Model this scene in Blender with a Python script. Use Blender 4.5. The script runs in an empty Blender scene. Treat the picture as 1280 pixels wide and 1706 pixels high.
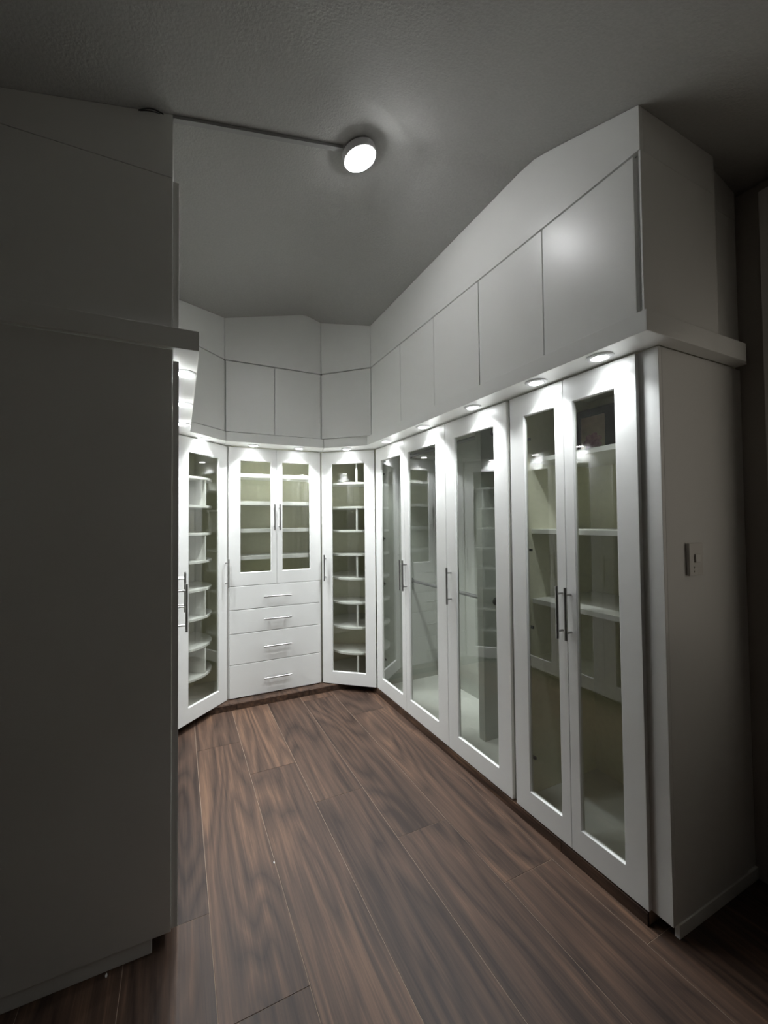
import bpy, bmesh, math, random
from mathutils import Vector, Matrix
random.seed(4)
S = bpy.context.scene
COL = S.collection

# ------------------------------------------------------------------ camera
def look_matrix(yaw, pitch, roll):
    y, p, r = map(math.radians, (yaw, pitch, roll))
    fw = Vector((math.sin(y)*math.cos(p), math.cos(y)*math.cos(p), math.sin(p)))
    rt = Vector((math.cos(y), -math.sin(y), 0)); up = rt.cross(fw)
    r2 = rt*math.cos(r)+up*math.sin(r); u2 = -rt*math.sin(r)+up*math.cos(r)
    return Matrix((r2, u2, -fw)).transposed()
W, H, FPX = 1280, 1706, 655.17
cd = bpy.data.cameras.new('camera'); cam = bpy.data.objects.new('camera', cd); COL.objects.link(cam)
cd.sensor_fit = 'VERTICAL'; cd.sensor_height = 24.0; cd.lens = 24.0*FPX/H
cd.shift_x = (W/2-592.27)/H; cd.shift_y = (853.35-H/2)/H
cd.clip_start = .02
cam.matrix_world = Matrix.Translation((0, 0, 1.4)) @ look_matrix(24.2225, 1.3582, -.4761).to_4x4()
S.camera = cam

# ------------------------------------------------------------------ world, exposure, light levels
wd = bpy.data.worlds.new('world'); S.world = wd; wd.use_nodes = True
wd.node_tree.nodes['Background'].inputs[0].default_value = (1.0, .9, .8, 1)     # dim fill light, let in by the opening added in the right wall
wd.node_tree.nodes['Background'].inputs[1].default_value = .125
vs = S.view_settings
vs.view_transform = 'Standard'; vs.look = 'None'; vs.gamma = 1; vs.use_curve_mapping = False
vs.exposure = 2.3
S.cycles.diffuse_bounces = 7; S.cycles.max_bounces = 14; S.cycles.transparent_max_bounces = 24
DOWNLIGHT = .86         # watts of a downlight's beam
BEAM = 108.0            # its full spread in degrees
LENS_GLOW = 7.0        # radiance of a downlight lens seen from the side
CEILING_LAMP = 15.0     # radiance of the ceiling lamp's diffuser
LIGHT_COL = (.93, .97, 1.0)

# ------------------------------------------------------------------ materials
def mat(name):
    m = bpy.data.materials.new(name); m.use_nodes = True
    return m, m.node_tree.nodes, m.node_tree.links, m.node_tree.nodes['Principled BSDF']
def plain(name, col, rough=.5, metal=0, bump=0, bscale=60, spec=.5, vary=0):
    m, N, L, b = mat(name)
    b.inputs['Base Color'].default_value = (*col, 1); b.inputs['Roughness'].default_value = rough
    b.inputs['Metallic'].default_value = metal; b.inputs['Specular IOR Level'].default_value = spec
    if bump or vary:
        g = N.new('ShaderNodeNewGeometry'); n = N.new('ShaderNodeTexNoise')
        n.inputs['Scale'].default_value = bscale; n.inputs['Detail'].default_value = 4
        L.new(g.outputs['Position'], n.inputs['Vector'])
        if bump:
            bp = N.new('ShaderNodeBump'); bp.inputs['Strength'].default_value = bump; bp.inputs['Distance'].default_value = .003
            L.new(n.outputs['Fac'], bp.inputs['Height']); L.new(bp.outputs['Normal'], b.inputs['Normal'])
        if vary:
            r = N.new('ShaderNodeValToRGB')
            r.color_ramp.elements[0].position = .3; r.color_ramp.elements[1].position = .7
            r.color_ramp.elements[0].color = (*[c*(1-vary) for c in col], 1); r.color_ramp.elements[1].color = (*[min(1, c*(1+vary)) for c in col], 1)
            L.new(n.outputs['Fac'], r.inputs['Fac']); L.new(r.outputs['Color'], b.inputs['Base Color'])
    return m
PAINT = plain('white_satin_paint', (.80, .80, .775), .33, bump=.05, bscale=45)
PANEL = plain('white_matt_board', (.78, .775, .75), .45, bump=.04, bscale=60)
SHELF = plain('white_shelf_board', (.80, .80, .77), .45)
LAMINATE = plain('almond_laminate', (.80, .79, .645), .5, bump=.03, bscale=40, vary=.03)
GREYLAM = plain('grey_laminate', (.50, .52, .48), .45)
INNER = plain('white_laminate', (.74, .75, .71), .45)
CHROME = plain('brushed_steel', (.42, .41, .40), .3, 1)
HINGE = plain('dark_nickel', (.10, .10, .10), .4, .6)
RODM = plain('grey_steel_tube', (.30, .30, .30), .35, .8)
STUCCO = plain('ceiling_stucco', (.39, .386, .37), .85, bump=.55, bscale=110, vary=.05)
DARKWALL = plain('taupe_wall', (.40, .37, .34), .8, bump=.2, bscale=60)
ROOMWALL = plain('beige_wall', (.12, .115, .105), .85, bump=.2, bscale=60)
GROUT = plain('tan_grout', (.36, .27, .20), .9)
DARKTRIM = plain('off_white_trim', (.82, .79, .76), .5)
PLASTIC = plain('white_plastic', (.72, .70, .66), .4)
BUTTON = plain('pale_button', (.80, .78, .74), .35)
CABLEM = plain('dark_cable', (.02, .02, .02), .5)
DUCT = plain('grey_raceway', (.30, .30, .29), .5)
FRAME = plain('dark_frame', (.018, .016, .022), .35, bump=.3, bscale=120)
FLECK = plain('white_fleck', (.8, .8, .78), .8)
RING = plain('white_metal_ring', (.78, .78, .78), .35)

def emit(name, col, s):
    m, N, L, b = mat(name)
    b.inputs['Base Color'].default_value = (.8, .8, .8, 1)
    b.inputs['Emission Color'].default_value = (*col, 1); b.inputs['Emission Strength'].default_value = s
    return m
LENS = emit('downlight_lens', LIGHT_COL, LENS_GLOW)
DIFFUSER = emit('lamp_diffuser', (.98, .99, 1.0), CEILING_LAMP)

def glass():
    m, N, L, b = mat('clear_glass'); N.remove(b); out = N['Material Output']
    t = N.new('ShaderNodeBsdfTransparent'); t.inputs[0].default_value = (.955, .963, .945, 1)
    g = N.new('ShaderNodeBsdfGlossy'); g.inputs['Roughness'].default_value = .0; g.inputs['Color'].default_value = (1, 1, 1, 1)
    fr = N.new('ShaderNodeFresnel'); fr.inputs['IOR'].default_value = 1.52
    ge = N.new('ShaderNodeNewGeometry')
    k = N.new('ShaderNodeMath'); k.operation = 'SUBTRACT'; k.inputs[0].default_value = 1
    L.new(ge.outputs['Backfacing'], k.inputs[1])
    mu = N.new('ShaderNodeMath'); mu.operation = 'MULTIPLY'; L.new(fr.outputs[0], mu.inputs[0]); L.new(k.outputs[0], mu.inputs[1])
    m2 = N.new('ShaderNodeMath'); m2.operation = 'MULTIPLY'; m2.use_clamp = True; m2.inputs[1].default_value = 1.7; L.new(mu.outputs[0], m2.inputs[0])
    mx = N.new('ShaderNodeMixShader'); L.new(m2.outputs[0], mx.inputs[0]); L.new(t.outputs[0], mx.inputs[1]); L.new(g.outputs[0], mx.inputs[2])
    L.new(mx.outputs[0], out.inputs['Surface'])
    return m
GLASS = glass()

def walnut():
    m, N, L, b = mat('walnut_plank')
    def node(t, **kw):
        n = N.new(t)
        for k, v in kw.items(): n.inputs[k].default_value = v
        return n
    def math_(op, a, c=None):
        n = N.new('ShaderNodeMath'); n.operation = op
        for i, q in enumerate((a, c)):
            if q is None: continue
            if isinstance(q, (int, float)): n.inputs[i].default_value = q
            else: L.new(q, n.inputs[i])
        return n.outputs[0]
    g = N.new('ShaderNodeNewGeometry'); oi = N.new('ShaderNodeObjectInfo')
    off = N.new('ShaderNodeCombineXYZ')
    L.new(math_('MULTIPLY', oi.outputs['Random'], 37.0), off.inputs[0]); L.new(math_('MULTIPLY', oi.outputs['Random'], 91.0), off.inputs[1]); L.new(math_('MULTIPLY', oi.outputs['Random'], 53.0), off.inputs[2])
    add = N.new('ShaderNodeVectorMath'); add.operation = 'ADD'; L.new(g.outputs['Position'], add.inputs[0]); L.new(off.outputs[0], add.inputs[1])
    def stretched(sx, sy, scale, detail, rough=.5, dist=0):
        v = N.new('ShaderNodeVectorMath'); v.operation = 'MULTIPLY'; v.inputs[1].default_value = (sx, sy, sx)
        L.new(add.outputs[0], v.inputs[0])
        n = node('ShaderNodeTexNoise', Scale=scale, Detail=detail, Roughness=rough, Distortion=dist)
        L.new(v.outputs[0], n.inputs['Vector']); return n.outputs['Fac']
    broad = stretched(1.0, .15, 3.2, 2)               # slow figure: its contour lines are the cathedral grain
    rings = math_('FRACT', math_('MULTIPLY', broad, 16.0))
    tri = math_('POWER', math_('ABSOLUTE', math_('SUBTRACT', math_('MULTIPLY', rings, 2), 1)), .7)
    fine = stretched(1.0, .022, 170, 3, .6)            # straight pores
    mid = stretched(1.0, .032, 40, 6, .7, .25)        # streaks
    tone = stretched(1.0, .25, 3.0, 2)
    t = math_('ADD', math_('ADD', math_('MULTIPLY', tri, .26), math_('MULTIPLY', mid, 1.0)), math_('MULTIPLY', fine, .35))
    t = math_('ADD', t, math_('MULTIPLY', tone, .55))
    t = math_('ADD', t, math_('MULTIPLY', math_('SUBTRACT', oi.outputs['Random'], .5), .16))
    ramp = N.new('ShaderNodeValToRGB'); L.new(math_('MULTIPLY', t, .45), ramp.inputs[0])
    e = ramp.color_ramp.elements
    e[0].position = .37; e[0].color = (.026, .0150, .0105, 1)
    e[1].position = .66; e[1].color = (.168, .095, .058, 1)
    q = e.new(.45); q.color = (.050, .0295, .0205, 1)
    q = e.new(.54); q.color = (.081, .0470, .0315, 1)
    L.new(ramp.outputs[0], b.inputs['Base Color'])
    b.inputs['Roughness'].default_value = .5; b.inputs['Specular IOR Level'].default_value = .32
    bp = N.new('ShaderNodeBump'); bp.inputs['Strength'].default_value = .15; bp.inputs['Distance'].default_value = .001
    L.new(fine, bp.inputs['Height']); L.new(bp.outputs[0], b.inputs['Normal'])
    return m
WALNUT = walnut()

def flower_print():
    m, N, L, b = mat('flower_print')
    tc = N.new('ShaderNodeTexCoord'); n = N.new('ShaderNodeTexNoise'); n.inputs['Scale'].default_value = 30; n.inputs['Detail'].default_value = 4
    L.new(tc.outputs['Object'], n.inputs['Vector'])
    r = N.new('ShaderNodeValToRGB'); e = r.color_ramp.elements
    e[0].position = .35; e[0].color = (.30, .07, .14, 1); e[1].position = .62; e[1].color = (.72, .40, .46, 1)
    L.new(n.outputs['Fac'], r.inputs[0]); L.new(r.outputs[0], b.inputs['Base Color']); b.inputs['Roughness'].default_value = .6
    return m
FLOWER = flower_print()
MATBOARD = plain('cream_print_paper', (.66, .50, .42), .7, vary=.1, bscale=25)

# ------------------------------------------------------------------ building helpers
def V3(p, z): return Vector((p[0], p[1], z))
class MB:
    """collects closed shapes in world coordinates; build() links them as one mesh object"""
    def __init__(s): s.v = []; s.f = []
    def add(s, vs_, fs):
        n = len(s.v); s.v += [tuple(q) for q in vs_]; s.f += [tuple(i+n for i in f) for f in fs]; return s
    def box(s, x0, x1, y0, y1, z0, z1):
        x0, x1 = sorted((x0, x1)); y0, y1 = sorted((y0, y1)); z0, z1 = sorted((z0, z1))
        return s.add([(x0,y0,z0),(x1,y0,z0),(x1,y1,z0),(x0,y1,z0),(x0,y0,z1),(x1,y0,z1),(x1,y1,z1),(x0,y1,z1)],
                     [(0,3,2,1),(4,5,6,7),(0,1,5,4),(1,2,6,5),(2,3,7,6),(3,0,4,7)])
    def prism(s, poly, z0, z1):
        n = len(poly); zt = z1 if callable(z1) else (lambda x, y: z1)
        return s.add([(x, y, z0) for x, y in poly]+[(x, y, zt(x, y)) for x, y in poly],
                     [tuple(range(n))[::-1], tuple(range(n, 2*n))]+[(i, (i+1) % n, n+(i+1) % n, n+i) for i in range(n)])
    def obox(s, P, du, n, u0, u1, n0, n1, z0, z1):
        """box in a door's own frame: u along the front, n out into the room"""
        q = [(u0,n0),(u1,n0),(u1,n1),(u0,n1)]
        return s.prism([(P[0]+du[0]*a+n[0]*b, P[1]+du[1]*a+n[1]*b) for a, b in q], z0, z1)
    def tube(s, p0, p1, r, k=12):
        p0 = Vector(p0); p1 = Vector(p1); d = (p1-p0).normalized(); a = d.orthogonal().normalized(); b = d.cross(a)
        ring = [a*math.cos(2*math.pi*i/k)*r+b*math.sin(2*math.pi*i/k)*r for i in range(k)]
        return s.add([p0+q for q in ring]+[p1+q for q in ring], [tuple(range(k))[::-1], tuple(range(k, 2*k))]+[(i, (i+1) % k, k+(i+1) % k, k+i) for i in range(k)])
    def lathe(s, c, prof, k=40):
        """closed ring profile [(r,z)...] turned about the vertical through c"""
        m = len(prof); vs_ = []
        for i in range(k):
            a = 2*math.pi*i/k
            vs_ += [(c[0]+r*math.cos(a), c[1]+r*math.sin(a), c[2]+z) for r, z in prof]
        fs = [(i*m+j, ((i+1) % k)*m+j, ((i+1) % k)*m+(j+1) % m, i*m+(j+1) % m) for i in range(k) for j in range(m)]
        return s.add(vs_, fs)
    def disc(s, c, r, z0, z1, k=40):
        return s.prism([(c[0]+r*math.cos(2*math.pi*i/k), c[1]+r*math.sin(2*math.pi*i/k)) for i in range(k)], z0, z1)
    def build(s, name, m, parent=None, bevel=0, smooth=False):
        o0 = Vector((0, 0, 0))
        q = parent
        while q is not None: o0 += q.location; q = q.parent
        me = bpy.data.meshes.new(name); me.from_pydata([tuple(Vector(v)-o0) for v in s.v], [], s.f)
        bm = bmesh.new(); bm.from_mesh(me); bmesh.ops.recalc_face_normals(bm, faces=bm.faces); bm.to_mesh(me); bm.free()
        me.materials.append(m)
        ob = bpy.data.objects.new(name, me); COL.objects.link(ob)
        if parent is not None: ob.parent = parent
        if bevel:
            b = ob.modifiers.new('bevel', 'BEVEL'); b.width = bevel; b.segments = 2; b.limit_method = 'ANGLE'; b.angle_limit = .6
        if smooth:
            for p in me.polygons: p.use_smooth = True
            ob.modifiers.new('split', 'EDGE_SPLIT').split_angle = math.radians(40)
        return ob
def tag(o, label=None, cat=None, group=None, kind=None):
    for k, v in (('label', label), ('category', cat), ('group', group), ('kind', kind)):
        if v: o[k] = v
    return o
def thing(name, loc, label, cat, group=None):
    o = bpy.data.objects.new(name, None); COL.objects.link(o); o.location = loc; o.empty_display_size = .1
    return tag(o, label, cat, group)

# ------------------------------------------------------------------ key measures
XR, XL, YB = 1.475, 0.0, 3.158         # door fronts of the right, left and back runs
T = .02                                 # door thickness
ZB, ZT = .052, 1.988                    # bottom and top of the tall doors
ZC0, ZC1 = 1.995, 2.064                 # cornice
ZU0, ZU1 = 2.066, 2.588                 # upper doors
XW, XWL, YW = 2.06, -.62, 3.56          # walls
YEL, YER = 1.473, .788                  # end panels
def ceil_z(x, y):
    a = 2.827+.248*x; b = 3.055-.31*(x-.92); c = 2.736+.43*(y-.737)
    if y < -.6: c = 2.736+.43*(-.6-.737)
    k = .009
    m = min(a, b, c)
    return m-k*math.log(sum(math.exp(-(q-m)/k) for q in (a, b, c)))+.0
# ------------------------------------------------------------------ shell
def struct(o): o['kind'] = 'structure'; return o
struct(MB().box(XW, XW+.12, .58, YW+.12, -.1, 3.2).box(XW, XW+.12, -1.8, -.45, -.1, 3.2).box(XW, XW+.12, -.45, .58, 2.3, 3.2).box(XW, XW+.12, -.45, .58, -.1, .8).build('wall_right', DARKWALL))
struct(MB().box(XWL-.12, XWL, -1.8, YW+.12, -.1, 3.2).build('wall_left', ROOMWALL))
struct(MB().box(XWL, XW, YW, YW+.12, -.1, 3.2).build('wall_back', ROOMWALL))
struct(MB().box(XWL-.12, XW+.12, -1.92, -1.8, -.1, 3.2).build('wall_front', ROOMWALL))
# unseen opening with frame and pane, added to light the right end panel
wn = struct(MB().box(XW+.03, XW+.09, -.449, -.39, .801, 2.299).box(XW+.03, XW+.09, .52, .579, .801, 2.299).box(XW+.03, XW+.09, -.39, .52, .801, .86).box(XW+.03, XW+.09, -.39, .52, 2.24, 2.299).build('added_window_1', DARKTRIM))
MB().box(XW+.055, XW+.061, -.3895, .5195, .8605, 2.2395).build('pane', GLASS, wn)
# pale door casing on the right wall, just this side of the cabinet
struct(MB().box(XW-.03, XW, .58, .714, 0, 2.655).build('trim_1', DARKTRIM, bevel=.004))
# hipped plaster ceiling: two slopes meet in a ridge, a third runs down to the room in front
def ceiling():
    nx, ny = 70, 130
    xs = [XWL+(XW-XWL)*i/nx for i in range(nx+1)]; ys = [-1.8+(YW+1.8)*j/ny for j in range(ny+1)]
    vs_ = [(x, y, ceil_z(x, y)) for y in ys for x in xs]; n = len(vs_)
    fs = [(j*(nx+1)+i, j*(nx+1)+i+1, (j+1)*(nx+1)+i+1, (j+1)*(nx+1)+i) for j in range(ny) for i in range(nx)]
    top = [(x, y, 3.3) for x, y in ((XWL, -1.8), (XW, -1.8), (XW, YW), (XWL, YW))]
    m = MB(); m.add(vs_, fs); o = m.build('ceiling', STUCCO)
    for p in o.data.polygons: p.use_smooth = True
    so = o.modifiers.new('thickness', 'SOLIDIFY'); so.thickness = .08; so.offset = 1
    # faces must look down
    bm = bmesh.new(); bm.from_mesh(o.data)
    if sum(f.normal.z for f in bm.faces) > 0: bmesh.ops.reverse_faces(bm, faces=bm.faces)
    bm.to_mesh(o.data); bm.free(); so.offset = -1
    return struct(o)
ceiling()
# floor: grout bed with one object per plank tile
fl = struct(MB().box(XWL, XW, -1.8, YW, -.06, -.0015).build('floor', GROUT))
PW, PL, G = .2615, 1.455, .0009
for i in range(-4, 9):
    x0 = .104+PW*i; x1 = x0+PW
    x0c, x1c = max(x0, XWL), min(x1, XW)
    if x1c-x0c < .02: continue
    y = 2.63-.3615*i
    while y > -1.8: y -= PL
    while y < YW:
        a, b = max(y, -1.8), min(y+PL, YW)
        if b-a > .02:
            MB().box(x0c+G, x1c-G, a+G, b-G, -.012, random.uniform(-.0004, .0003)).build('plank', WALNUT, fl, bevel=.0006)
        y += PL

# ------------------------------------------------------------------ plinth under the cabinets
pl = thing('plinth', (1.0, 3.2, 0), 'low walnut tiled plinth running under the white glass door cabinets', 'plinth')
PZ = .043
MB().box(1.4837, XW-.005, .855, 3.08, .001, PZ).box(-.607, -.088, 1.4905, 3.08, .001, PZ).box(-.607, XW-.005, 3.092, YW-.005, .001, PZ).build('plinth_core', GROUT, pl)
for y0, y1 in ((.855, 1.19), (1.192, 2.655), (2.657, 3.079)):
    MB().box(1.4735, 1.4835, y0, y1, .001, PZ+.002).build('tile', WALNUT, pl)
for y0, y1 in ((1.49, 2.2), (2.202, 3.079)):
    MB().box(-.088, -.078, y0, y1, .001, PZ+.002).build('tile', WALNUT, pl)
for x0, x1 in ((-.088, .40), (.402, .964), (.966, 1.4835)):
    MB().box(x0, x1, 3.08, 3.091, .001, PZ+.002).build('tile', WALNUT, pl)
for x0, x1 in ((-.05, .836), (.838, 1.46)):
    MB().box(x0, x1, 3.0915, 3.166, PZ+.0005, PZ+.0035).build('tile', WALNUT, pl)
tag(MB().box(1.523, XW-.004, .784, .799, .001, .046).build('end_board', PANEL, pl, bevel=.001), 'white painted end board')
tag(MB().box(XWL+.004, -.077, 1.475, 1.489, .001, .0465).build('end_board', PANEL, pl, bevel=.001), 'white painted end board')

# ------------------------------------------------------------------ doors and handles
def frame_of(A, B):
    A = Vector(A); B = Vector(B); w = (B-A).length; du = (B-A)/w; n = Vector((du.y, -du.x))
    return A, du, n, w
def bar_handle(parent, P, du, n, u, z, length, vertical=True, name='handle'):
    """steel bar handle on two posts; u, z is its middle on the front"""
    f = lambda a, b, zz: V3(P+du*a+n*b, zz)
    m = MB(); h = length/2; off = .034; r = .0062; ph = h*.72
    if vertical:
        m.tube(f(u, off, z-h), f(u, off, z+h), r)
        for s in (-1, 1): m.tube(f(u, .0005, z+s*ph), f(u, off, z+s*ph), .0046, 10)
    else:
        m.tube(f(u-h, off, z), f(u+h, off, z), r)
        for s in (-1, 1): m.tube(f(u+s*ph, .0005, z), f(u+s*ph, off, z), .0046, 10)
    return m.build(name, CHROME, parent, smooth=True)
def glass_door(parent, A, B, z0, z1, sl, sr, rb=.1, rt=.1, handle=None, hz=1.015, hl=.215, hinge=None):
    P, du, n, w = frame_of(A, B)
    g = .0012
    a0, a1, b0, b1 = g, w-g, sl, w-sr
    def ring(u0, u1, q0, q1, d): return [V3(P+du*u0+n*d, q0), V3(P+du*u1+n*d, q0), V3(P+du*u1+n*d, q1), V3(P+du*u0+n*d, q1)]
    c = .003
    loops = [ring(a0, a1, z0, z1, 0), ring(b0, b1, z0+rb, z1-rt, 0), ring(b0+c, b1-c, z0+rb+c, z1-rt-c, -.005), ring(b0+c, b1-c, z0+rb+c, z1-rt-c, -T), ring(a0, a1, z0, z1, -T)]
    m = MB(); vs_ = [v for l in loops for v in l]
    m.add(vs_, [(k*4+i, k*4+(i+1) % 4, ((k+1) % 5)*4+(i+1) % 4, ((k+1) % 5)*4+i) for k in range(5) for i in range(4)])
    d = m.build('door', PAINT, parent, bevel=.0012)
    MB().obox(P, du, n, b0+c+.0004, b1-c-.0004, -.013, -.009, z0+rb+c+.0004, z1-rt-c-.0004).build('glass_pane', GLASS, d)
    if handle is not None: bar_handle(d, P, du, n, handle, hz, hl)
    if hinge:
        for z in (.30, .90, 1.26, 1.78):
            u = (sl-.028) if hinge == 'l' else w-sr+.028
            s = 1 if hinge == 'l' else -1
            MB().obox(P, du, n, u-.018, u+.018, -T-.011, -T-.0005, z-.018, z+.018).obox(P, du, n, u+s*.018, u+s*.036, -T-.016, -T-.007, z-.006, z+.006).build('hinge', HINGE, d)
    return d
def slab(parent, A, B, z0, z1, name='door', g=.0018, m=PAINT, bev=.0015):
    P, du, n, w = frame_of(A, B)
    return MB().obox(P, du, n, g, w-g, -T, 0, z0, z1).build(name, m, parent, bevel=bev)
def board(parent, name, m, *b, bevel=.001): return MB().box(*b).build(name, m, parent, bevel=bevel)

ZF0, ZF1 = .047, ZC1-.004               # carcass bottom and top
XC, XCL = XR+T+.001, XL-T-.001          # carcass fronts
# --- right end cabinet, pair of doors
Y0, Y1 = YER, 1.441
cR = thing('glass_wardrobe', (1.78, 1.11, ZF0), 'white end wardrobe with a pair of tall glass doors beside the wall switch panel', 'wardrobe')
board(cR, 'end_panel', PANEL, XC+.0185, 1.985, Y0, Y0+.018, ZF0, ZC0-.001)
board(cR, 'filler_strip', PANEL, 1.986, XW-.003, Y0+.004, Y0+.018, ZF0, ZC0-.001)
board(cR, 'face_stile', PAINT, XC, XC+.018, Y0, .853, ZF0, ZC0-.001)
board(cR, 'side_panel', LAMINATE, XC, XW-.012, Y1-.014, Y1, ZF0, ZF1)
board(cR, 'back_panel', LAMINATE, XW-.012, XW-.003, Y0+.019, Y1, ZF0, ZF1)
board(cR, 'inner_panel', LAMINATE, XC+.019, XW-.012, Y0+.019, .85, ZF0+.02, ZF1-.02)
board(cR, 'bottom_panel', INNER, XC+.0185, XW-.012, Y0+.019, Y1-.014, ZF0, ZF0+.018)
board(cR, 'top_panel', LAMINATE, XC+.02, XW-.012, Y0+.019, Y1-.014, ZF1-.018, ZF1)
for z in (.99, 1.333, 1.683):
    board(cR, 'shelf', SHELF, 1.60, XW-.012, .851, Y1-.0145, z, z+.022)
glass_door(cR, (XR, 1.4309), (XR, 1.140), ZB, ZT, .082, .0425, handle=.29-.020, hinge='l')
glass_door(cR, (XR, 1.140), (XR, .8496), ZB, ZT, .0425, .076, handle=.018, hinge='r')
# --- right middle wardrobe, three doors, hanging rods
cM = thing('glass_wardrobe', (1.78, 2.15, ZF0), 'wide white wardrobe with three glass doors and hanging rods along the right side', 'wardrobe')
Y0, Y1, YD = 1.4435, 2.868, 1.9
board(cM, 'side_panel', GREYLAM, XC, XW-.012, Y0, Y0+.014, ZF0, ZF1)
board(cM, 'side_panel', GREYLAM, XC+.02, XW-.012, Y1-.014, Y1, ZF0, ZF1)
board(cM, 'back_panel', GREYLAM, XW-.012, XW-.003, Y0, Y1, ZF0, ZF1)
board(cM, 'bottom_panel', INNER, XC, XW-.012, Y0+.014, Y1-.014, ZF0, ZF0+.018)
board(cM, 'top_panel', INNER, XC+.02, XW-.012, Y0+.014, Y1-.014, ZF1-.018, ZF1)
board(cM, 'divider', GREYLAM, 1.69, XW-.012, YD-.025, YD+.025, ZF0+.018, ZF1-.018)
for z in (.90, 1.95):
    for y0, y1 in ((Y0+.0145, YD-.0255), (YD+.0255, Y1-.0145)):
        rd = MB().tube((1.79, y0, z), (1.79, y1, z), .0125, 14).build('hanging_rod', RODM, cM, smooth=True)
        for ya, yb in ((y0, y0+.014), (y1-.014, y1)):
            MB().tube((1.79, ya, z), (1.79, yb, z), .024, 16).build('rod_bracket', HINGE, rd, smooth=True)
glass_door(cM, (XR, 2.8699), (XR, 2.421), ZB, ZT, .088, .05, handle=.449-.021, hinge='l')
glass_door(cM, (XR, 2.421), (XR, 1.9446), ZB, ZT, .05, .099, handle=.019)
glass_door(cM, (XR, 1.9435), (XR, 1.4535), ZB, ZT, .086, .088, handle=.042)
# --- left run wardrobe
Y0, Y1, YD = YEL, 2.842, 1.985
cL = thing('glass_wardrobe', (-.3, 2.15, ZF0), 'white left wardrobe with a blank end panel turned to the camera', 'wardrobe')
board(cL, 'end_panel', PANEL, XWL+.004, XCL, Y0, Y0+.018, ZF0, ZC0-.001)
board(cL, 'side_panel', INNER, XWL+.012, XCL-.02, Y1-.014, Y1, ZF0, ZF1)
board(cL, 'back_panel', INNER, XWL+.003, XWL+.012, Y0+.019, Y1, ZF0, ZF1)
board(cL, 'bottom_panel', INNER, XWL+.012, XCL, Y0+.019, Y1-.014, ZF0, ZF0+.018)
board(cL, 'top_panel', INNER, XWL+.012, XCL-.02, Y0+.019, Y1-.014, ZF1-.018, ZF1)
board(cL, 'divider', INNER, XWL+.012, -.12, YD-.015, YD+.015, ZF0+.018, ZF1-.018)
board(cL, 'top_rail', PAINT, XCL-.018, XCL, Y0+.0185, Y1-.0145, ZT-.02, ZC0-.001)
for z in (.90, 1.72):
    rd = MB().tube((-.3, YD+.0155, z), (-.3, Y1-.0145, z), .0125, 14).build('hanging_rod', RODM, cL, smooth=True)
    for ya, yb in ((YD+.0155, YD+.03), (Y1-.029, Y1-.0145)): MB().tube((-.3, ya, z), (-.3, yb, z), .024, 16).build('rod_bracket', HINGE, rd, smooth=True)
for z in (.62, .97, 1.32, 1.67):
    board(cL, 'shelf', SHELF, XWL+.0125, -.12, Y0+.0195, YD-.0155, z, z+.02)
glass_door(cL, (XL, 1.4765), (XL, 1.985), ZB, ZT-.03, .088, .086, handle=.508-.036)
glass_door(cL, (XL, 1.985), (XL, 2.405), ZB, ZT-.03, .09, .05, handle=.42-.026)
glass_door(cL, (XL, 2.405), (XL, 2.838), ZB, ZT-.03, .05, .088, handle=.024)
# --- angled corner cabinets
RA, RB_ = Vector((1.107, 3.158)), Vector((1.467, 2.872))
LA, LB = Vector((-.002, 2.849)), Vector((.340, 3.158))
def corner(root, A, B, poly, sides, hpos, hinge):
    P, du, n, w = frame_of(A, B)
    ins = lambda q, d: (q[0]-n[0]*d, q[1]-n[1]*d)
    a, b = ins(A, T+.001), ins(B, T+.001)
    pl_ = [a, b]+poly
    MB().prism(pl_, ZF0, ZF0+.018).build('bottom_panel', INNER, root)
    MB().prism(pl_, ZF1-.018, ZF1).build('top_panel', LAMINATE, root)
    for s in sides: MB().box(*s, ZF0+.0185, ZF1-.0185).build('side_panel', LAMINATE, root)
    glass_door(root, A, B, ZB, ZT, .088, .085, handle=hpos, hinge=hinge)
cKR = thing('corner_cabinet', (1.6, 3.2, ZF0), 'white angled corner cabinet right of the drawers with revolving shelves behind one glass door', 'cabinet')
corner(cKR, RA, RB_, [(XW-.004, 2.888), (XW-.004, YW-.004), (1.121, YW-.004)],
       [(1.121, 1.131, 3.21, YW-.016), (1.121, XW-.004, YW-.015, YW-.005), (XW-.014, XW-.005, 2.90, YW-.016), (1.50, XW-.016, 2.889, 2.899)], .032, 'r')
cKL = thing('corner_cabinet', (-.1, 3.2, ZF0), 'white angled corner cabinet left of the drawers with revolving shelves behind one glass door', 'cabinet')
corner(cKL, LA, LB, [(.326, YW-.004), (XWL+.004, YW-.004), (XWL+.004, 2.864)],
       [(.316, .326, 3.19, YW-.016), (XWL+.004, .326, YW-.015, YW-.005), (XWL+.005, XWL+.014, 2.88, YW-.016), (XWL+.016, -.03, 2.866, 2.876)], .44, 'l')
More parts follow.
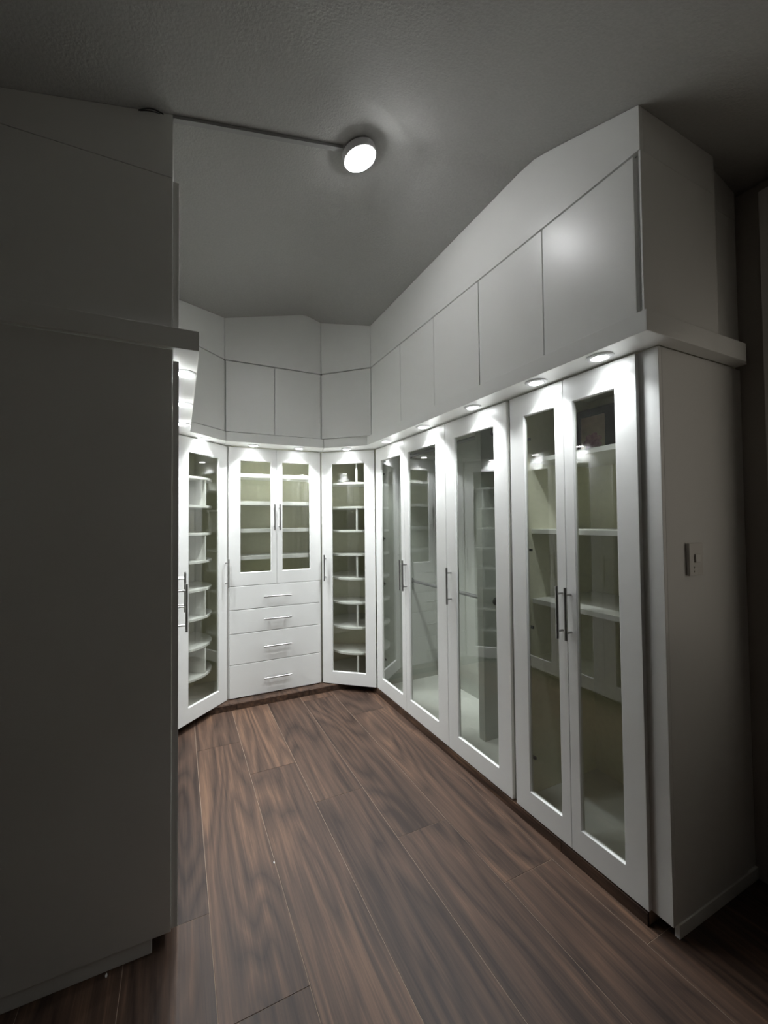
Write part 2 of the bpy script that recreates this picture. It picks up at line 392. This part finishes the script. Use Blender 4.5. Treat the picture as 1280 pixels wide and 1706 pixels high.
# revolving racks: a stack of round shelves with dividers turned alternately
def rack(c, R, ang, label, flip):
    t = thing('revolving_shelf_rack', (c[0], c[1], ZF0+.0185), label, 'shelf rack')
    zs = [.3, .51, .716, .918, 1.118, 1.318, 1.518, 1.722]
    MB().disc(c, .05, ZF0+.019, ZF0+.03).build('turntable', HINGE, t)
    MB().disc(c, R, .068+.008, .068+.024, 56).build('shelf', SHELF, t, bevel=.002)
    lv = [.092]+[z+.009 for z in zs]
    for z in zs: MB().disc(c, R, z-.009, z+.009, 56).build('shelf', SHELF, t, bevel=.002)
    tops = [z-.009 for z in zs]+[1.95]
    for k, (z0, z1) in enumerate(zip(lv, tops)):
        a = ang if (k % 2 == 0) == flip else ang+math.pi/2
        d = Vector((math.cos(a), math.sin(a))); nn = Vector((-d.y, d.x))
        P = Vector(c)
        MB().obox(P, d, nn, -(R-.006), R-.006, -.0075, .0075, z0+.0005, z1-.0005).build('divider', SHELF if a == ang else LAMINATE, t)
    return t
rack((1.468, 3.235), .262, math.atan2(-.91, -.41), 'round revolving white shelf rack inside the right corner cabinet', True)
rack((-.046, 3.233), .280, math.atan2(-.55, .80), 'round revolving white shelf rack inside the left corner cabinet', False)
# --- back cabinet: two glass doors over four drawers
cB = thing('drawer_cabinet', (.72, 3.3, ZF0), 'white back cabinet with two glass doors above four wide drawers', 'cabinet')
bx0, bx1, byf = .3415, 1.1055, YB+T+.001
board(cB, 'side_panel', PAINT, bx0, bx0+.016, byf, YW-.013, ZF0, ZF1)
board(cB, 'side_panel', PAINT, bx1-.016, bx1, byf, YW-.013, ZF0, ZF1)
board(cB, 'back_panel', LAMINATE, bx0+.0165, bx1-.0165, 3.402, 3.410, ZF0+.0185, ZF1-.0185)
board(cB, 'bottom_panel', INNER, bx0+.0165, bx1-.0165, byf, YW-.0125, ZF0, ZF0+.018)
board(cB, 'top_panel', LAMINATE, bx0+.0165, bx1-.0165, byf+.02, YW-.0125, ZF1-.018, ZF1)
board(cB, 'middle_panel', LAMINATE, bx0+.0165, bx1-.0165, byf, 3.4015, .895, .915)
for z in (1.774, 1.553, 1.334, 1.119):
    board(cB, 'shelf', SHELF, bx0+.0165, bx1-.0165, byf+.006, 3.4015, z-.015, z+.015)
glass_door(cB, (.3496, YB), (.7235, YB), .908, ZT, .087, .044, handle=.3739-.022, hz=1.44, hl=.207)
glass_door(cB, (.7235, YB), (1.0974, YB), .908, ZT, .044, .093, handle=.020, hz=1.44, hl=.207)
for z0, z1, hz in ((.7255, .9045, .815), (.543, .7215, .639), (.3075, .539, .425), (ZB+.002, .3035, .178)):
    d = MB().box(.3565, 1.0905, YB, YB+T, z0, z1).build('drawer', PAINT, cB, bevel=.0022)
    bar_handle(d, Vector((.3565, YB)), Vector((1, 0)), Vector((0, -1)), .366, hz, .221, vertical=False)

# ------------------------------------------------------------------ cornices
cr = lambda: None
crown = [(.065, 1.453), (.068, 2.768), (.314, 2.986), (1.066, 2.976), (1.342, 2.752), (1.343, .737)]
def cornice(polys, label):
    m = MB()
    for p in polys: m.prism(p, ZC0, ZC1)
    o = m.build('cornice', PAINT, bevel=.0015); return tag(o, label, 'cornice')
GP = .0008
cornice([[(1.343, .737), (1.963, .737), (1.963, YER-.0015), (XC-.001, YER-.0015), (XC-.001, 2.885), (1.343, 2.752-GP)]], 'long white lighted cornice above the right wardrobes, turning at the end panel')
tag(MB().box(1.964, 2.004, .752, YER-.0015, ZC0, ZC1).build('cornice_return', PANEL), 'short white end block closing the right cornice near the dark wall', 'cornice')
cornice([[(1.3425, 2.7535), (XC-.001, 2.8865), (1.121, 3.1775), (1.0675, 2.9755)]], 'short white angled cornice over the right corner cabinet')
cornice([[(1.0655, 2.977), (1.1195, 3.1785), (.328, 3.1785), (.3145, 2.987)]], 'white cornice over the back drawer cabinet')
cornice([[(.3135, 2.9865), (.3265, 3.177), (XCL+.001, 2.863), (.068, 2.769)]], 'short white angled cornice over the left corner cabinet')
cornice([[(.065, 1.453), (.068, 2.768), (XCL+.001, 2.861), (XCL+.001, YEL-.0015), (XWL+.003, YEL-.0015), (XWL+.003, 1.453)]], 'long white lighted cornice along the left wardrobe, its end facing the camera')

# ------------------------------------------------------------------ upper cabinets
XU = 1.356; YU = 2.988
def upper(label, loc, poly, doors, name='upper_cabinet'):
    t = thing(name, loc, label, 'upper cabinet')
    MB().prism(poly, ZC1+.001, ZU1+.006).build('carcass', PAINT, t)
    for A, B in doors: slab(t, A, B, ZU0+.002, ZU1)
    return t
xc = XU+T+.001
t = upper('white upper cabinet with two flush doors at the near right end, lamp glare on one', (1.7, 1.13, ZC1+.001),
      [(xc, .7695), (XW-.06, .7695+.03), (XW-.004, .80), (XW-.004, 1.503), (xc, 1.503)],
      [((XU, 1.503), (XU, 1.128)), ((XU, 1.128), (XU, .771))])
board(t, 'end_panel', PANEL, XU+.002, 1.805, .751, .7575, ZC1+.001, ZU1+.006)
board(t, 'filler_strip', PANEL, 1.806, 2.035, .785, .795, ZC1+.001, ZU1+.006)
upper('white upper cabinet with two flush doors over the middle of the right run', (1.7, 1.88, ZC1+.001),
      [(xc, 1.505), (XW-.004, 1.505), (XW-.004, 2.259), (xc, 2.259)], [((XU, 2.259), (XU, 1.880)), ((XU, 1.880), (XU, 1.505))])
upper('white upper cabinet with one flush door at the far end of the right run', (1.7, 2.48, ZC1+.001),
      [(xc, 2.261), (XW-.004, 2.261), (XW-.004, 2.70), (xc, 2.70)], [((XU, 2.700), (XU, 2.261))])
UA, UB = Vector((1.050, YU)), Vector((XU, 2.703))
LA2, LB2 = Vector((0, 2.716)), Vector((.306, YU))
def off(q, n, d): return (q[0]-n[0]*d, q[1]-n[1]*d)
_, _, nR, _ = frame_of(UA, UB); _, _, nL, _ = frame_of(LA2, LB2)
upper('white angled upper cabinet with one flush door in the right corner', (1.5, 3.1, ZC1+.001),
      [off(UA, nR, T+.001), off(UB, nR, T+.003), (XW-.004, 2.735), (XW-.004, YW-.004), (1.064, YW-.004)], [(UA, UB)])
upper('white upper cabinet with two flush doors over the back drawer cabinet', (.68, 3.2, ZC1+.001),
      [(.306-.006, YU+T+.001), (1.058, YU+T+.001), (1.058, YW-.004), (.294, YW-.004)], [((.312, YU), (.672, YU)), ((.672, YU), (1.046, YU))])
upper('white angled upper cabinet with one flush door in the left corner', (-.1, 3.1, ZC1+.001),
      [off(LA2, nL, T+.003), off(LB2, nL, T+.001), (.292, YW-.004), (XWL+.004, YW-.004), (XWL+.004, 2.745)], [(LA2, LB2)])
xl = XL-T-.001
t = upper('white upper cabinet on the left run with its blank end panel facing the camera', (-.3, 1.85, ZC1+.001),
      [(xl, YEL+.0185), (xl, 2.219), (XWL+.004, 2.219), (XWL+.004, YEL+.0185)], [((XL, 1.4765), (XL, 1.848)), ((XL, 1.848), (XL, 2.219))])
board(t, 'end_panel', PANEL, XWL+.004, xl, YEL, YEL+.018, ZC1+.001, ZU1+.006)
upper('white upper cabinet with one flush door at the far end of the left run', (-.3, 2.47, ZC1+.001),
      [(xl, 2.221), (xl, 2.725), (XWL+.004, 2.725), (XWL+.004, 2.221)], [((XL, 2.221), (XL, 2.710))])
# ------------------------------------------------------------------ filler panels up to the ceiling
def fascia(A, B, label, thick=.02, name='ceiling_filler', ends=(), m=PAINT):
    P, du, n, w = frame_of(A, B); k = 24
    top = []; bot = []
    us = [w*i/k for i in range(k+1)]
    vs_ = []
    for d in (0, -thick):
        for u in us:
            q = P+du*u+n*d; vs_ += [V3(q, ZU1+.008), V3(q, ceil_z(q.x, q.y)-.0015)]
    M = 2*(k+1); fs = []
    for i in range(k):
        a = 2*i
        fs += [(a, a+2, a+3, a+1), (M+a, M+a+1, M+a+3, M+a+2), (a+1, a+3, M+a+3, M+a+1), (a, M+a, M+a+2, a+2)]
    fs += [(0, 1, M+1, M), (2*k, M+2*k, M+2*k+1, 2*k+1)]
    mb = MB(); mb.add(vs_, fs)
    return tag(mb.build(name, m), label, 'filler panel')
fascia((XU, 2.702), (XU, .752), 'long white filler panel closing the right upper cabinets to the sloped ceiling')
fascia((XU+.021, .752), (1.805, .752), 'white filler panel at the near right end, above the blank upper end panel', m=PANEL)
fascia((1.806, .785), (2.035, .785), 'narrow dim filler strip beside the dark right wall under the ceiling', thick=.01, m=PANEL)
fascia((1.051, YU-.001), (XU-.001, 2.7035), 'short white angled filler panel above the right corner upper cabinet')
fascia((.307, YU), (1.049, YU), 'white peaked filler panel above the back upper cabinet')
fascia((.0, 2.716), (.3055, YU-.001), 'short white angled filler panel above the left corner upper cabinet')
fascia((XL-.021, 1.4915), (XL-.021, 2.714), 'white filler panel along the left upper cabinets under the ceiling')
fascia((XWL+.004, YEL), (XL-.021, YEL), 'wide dim filler panel above the left upper end panel', thick=.018, m=PANEL)

# ------------------------------------------------------------------ downlights under the cornices
def downlight(x, y, label, level):
    t = thing('recessed_downlight', (x, y, ZC0-.0005), label, 'downlight', 'round downlights under the cornices')
    c = (x, y, ZC0-.0005)
    MB().lathe(c, [(.027, 0), (.0445, 0), (.0445, -.0025), (.041, -.0055), (.033, -.0062), (.0272, -.0055)], 44).build('trim_ring', RING, t, smooth=True)
    MB().disc((x, y), .0268, ZC0-.0072, ZC0-.0008, 36).build('lens', LENS, t)
    la = bpy.data.lights.new('beam', 'AREA'); la.shape = 'DISK'; la.size = .052; la.energy = DOWNLIGHT*level; la.spread = math.radians(BEAM); la.color = LIGHT_COL
    lo = bpy.data.objects.new('beam', la); COL.objects.link(lo); lo.parent = t; lo.location = (0, 0, -.0072)
for x, y, lv, l in ((1.404, .93, 0.28, 'lit downlight under the right cornice, nearest the end panel'),
                (1.404, 1.211, 0.36, 'lit downlight under the right cornice above the second glass door from the end panel'),
                (1.404, 1.612, 0.7, 'lit downlight under the right cornice above the single wide middle door'),
                (1.404, 2.073, 1.0, 'lit downlight under the right cornice above the door left of the middle door'),
                (1.404, 2.551, 1.0, 'lit downlight at the far end of the right cornice, next to the corner'),
                (1.250, 2.945, .92, 'lit downlight above the right corner cabinet door'),
                (.885, 3.065, .92, 'lit downlight above the right glass door of the back cabinet'),
                (.527, 3.075, .92, 'lit downlight above the left glass door of the back cabinet'),
                (.163, 2.955, .92, 'lit downlight above the left corner cabinet door'),
                (.022, 1.690, 0.42, 'lit downlight under the left cornice, nearest the camera'),
                (.022, 2.130, 0.85, 'lit downlight in the middle of the left cornice'),
                (.022, 2.565, 1.0, 'lit downlight at the far end of the left cornice')):
    downlight(x, y, l, lv)

# ------------------------------------------------------------------ ceiling lamp, raceway, cable
lx, ly = .705, 1.505
lz = 2.827+.248*lx
lamp = thing('ceiling_lamp', (lx, ly, lz-.001), 'round surface mounted white lamp lit on the sloped ceiling', 'lamp')
lamp.rotation_euler = (0, math.atan2(-.248, 1), 0)
def local(mb, name, m, smooth=True, bevel=0):
    o = mb.build(name, m, None, smooth=smooth, bevel=bevel); o.parent = lamp; return o
local(MB().lathe((0, 0, 0), [(.0, -.0005), (.066, -.0005), (.073, -.005), (.073, -.030), (.071, -.034), (.0665, -.0345), (.0, -.0335)], 56), 'housing', RING)
local(MB().lathe((0, 0, 0), [(.0, -.0352), (.0655, -.0352), (.0655, -.0375), (.060, -.0415), (.0, -.044)], 56), 'diffuser', DIFFUSER)
def raceway():
    a = Vector((-.018, 1.4815)); b = Vector((lx-.078, 1.499)); d = (b-a).normalized(); n = Vector((-d.y, d.x)); hw = .009
    vs_ = []
    for q in (a, b):
        for s, dz in ((-1, -.002), (1, -.002), (1, -.014), (-1, -.014)):
            p = q+n*s*hw; vs_.append((p.x, p.y, 2.827+.248*p.x+dz))
    m = MB(); m.add(vs_, [(0, 1, 2, 3), (7, 6, 5, 4), (0, 4, 5, 1), (1, 5, 6, 2), (2, 6, 7, 3), (3, 7, 4, 0)])
    return tag(m.build('cable_raceway', DUCT), 'thin grey cable raceway running across the ceiling to the round lamp', 'cable raceway')
raceway()
def cable():
    m = MB(); pts = []
    for i in range(15):
        s = i/14; x = -.125+.075*s
        pts.append(Vector((x, 1.462, 2.827+.248*x-.004-.012*(1-math.sin(math.pi*s)))))
    for i in range(14): m.tube(pts[i], pts[i+1], .0022, 8)
    for i in range(10):
        s = i/10; s2 = (i+1)/10
        f = lambda q: Vector((-.12+.06*q, 1.462-.012*math.sin(math.pi*q), 2.827+.248*(-.12+.06*q)-.016-.008*math.sin(math.pi*q)))
        m.tube(f(s), f(s2), .0016, 8)
    return tag(m.build('cable', CABLEM), 'short loose dark cable loop poking out at the ceiling above the left end panel', 'cable')
cable()

# ------------------------------------------------------------------ wall switch on the right end panel
sw = thing('light_switch', (1.67, YER-.001, 1.258), 'small pale wall switch plate on the right wardrobe end panel', 'switch')
MB().box(1.628, 1.714, YER-.011, YER-.0005, 1.200, 1.314).build('plate', PLASTIC, sw, bevel=.002)
MB().box(1.659, 1.690, YER-.0155, YER-.0113, 1.246, 1.275).build('button', BUTTON, sw, bevel=.0012)
MB().box(1.655, 1.694, YER-.0130, YER-.0113, 1.212, 1.218).box(1.655, 1.694, YER-.0130, YER-.0113, 1.226, 1.231).build('ridge', PLASTIC, sw)

# ------------------------------------------------------------------ framed flower picture on the top shelf
pc = thing('framed_picture', (1.95, 1.31, 1.706), 'dark framed flower picture standing on the top shelf of the end wardrobe', 'picture')
def picture():
    x = 1.95; y0, y1, z0, z1 = 1.225, 1.424, 1.7065, 1.975
    iy0, iy1, iz0, iz1 = 1.274, 1.409, 1.745, 1.938
    m = MB()
    m.box(x, x+.02, y0, iy0, z0, z1).box(x, x+.02, iy1, y1, z0, z1).box(x, x+.02, iy0, iy1, z0, iz0).box(x, x+.02, iy0, iy1, iz1, z1)
    m.build('frame', FRAME, pc)
    MB().box(x+.010, x+.016, iy0+.0003, iy1-.0003, iz0+.0003, iz1-.0003).build('print_sheet', MATBOARD, pc)
    m = MB(); cy, cz = 1.345, 1.802
    for r, k, ph, zoff in ((.036, 7, 0, 0), (.025, 6, .4, 1), (.013, 5, .9, 2)):
        for i in range(k):
            a = 2*math.pi*i/k+ph; py, pz = cy+r*math.cos(a), cz+r*math.sin(a)
            pts = [(py+.017*math.cos(b), pz+.014*math.sin(b)) for b in [2*math.pi*j/10 for j in range(10)]]
            xx = x+.0096-.0006*zoff-.00005*i
            n = len(m.v); m.add([(xx, q, w) for q, w in pts], [tuple(range(10))])
    o = m.build('printed_flower', FLOWER, pc)
picture()

# ------------------------------------------------------------------ flecks left on the floor
for x, y, r, l in ((.361, 1.646, .006, 'tiny white paint fleck on the floor between the two runs'),
                   (-.201, 1.462, .007, 'tiny white paint fleck at the foot of the left end panel')):
    m = MB(); m.prism([(x+r*.4*math.cos(a)*random.uniform(.7, 1.2), y+r*math.sin(a)*random.uniform(.8, 1.2)) for a in [i*math.pi/4 for i in range(8)]], .0006, .003)
    tag(m.build('paint_fleck', FLECK), l, 'fleck')

# repeats share a group
GROUPS = {'glass_wardrobe': 'glass door wardrobes', 'corner_cabinet': 'angled corner cabinets', 'revolving_shelf_rack': 'revolving shelf racks',
          'upper_cabinet': 'upper cabinets under the ceiling', 'cornice': 'cornices above the tall cabinets', 'ceiling_filler': 'filler panels up to the ceiling', 'paint_fleck': 'flecks on the floor'}
for o in COL.objects:
    k = o.name.split('.')[0]
    if o.parent is None and k in GROUPS: o['group'] = GROUPS[k]
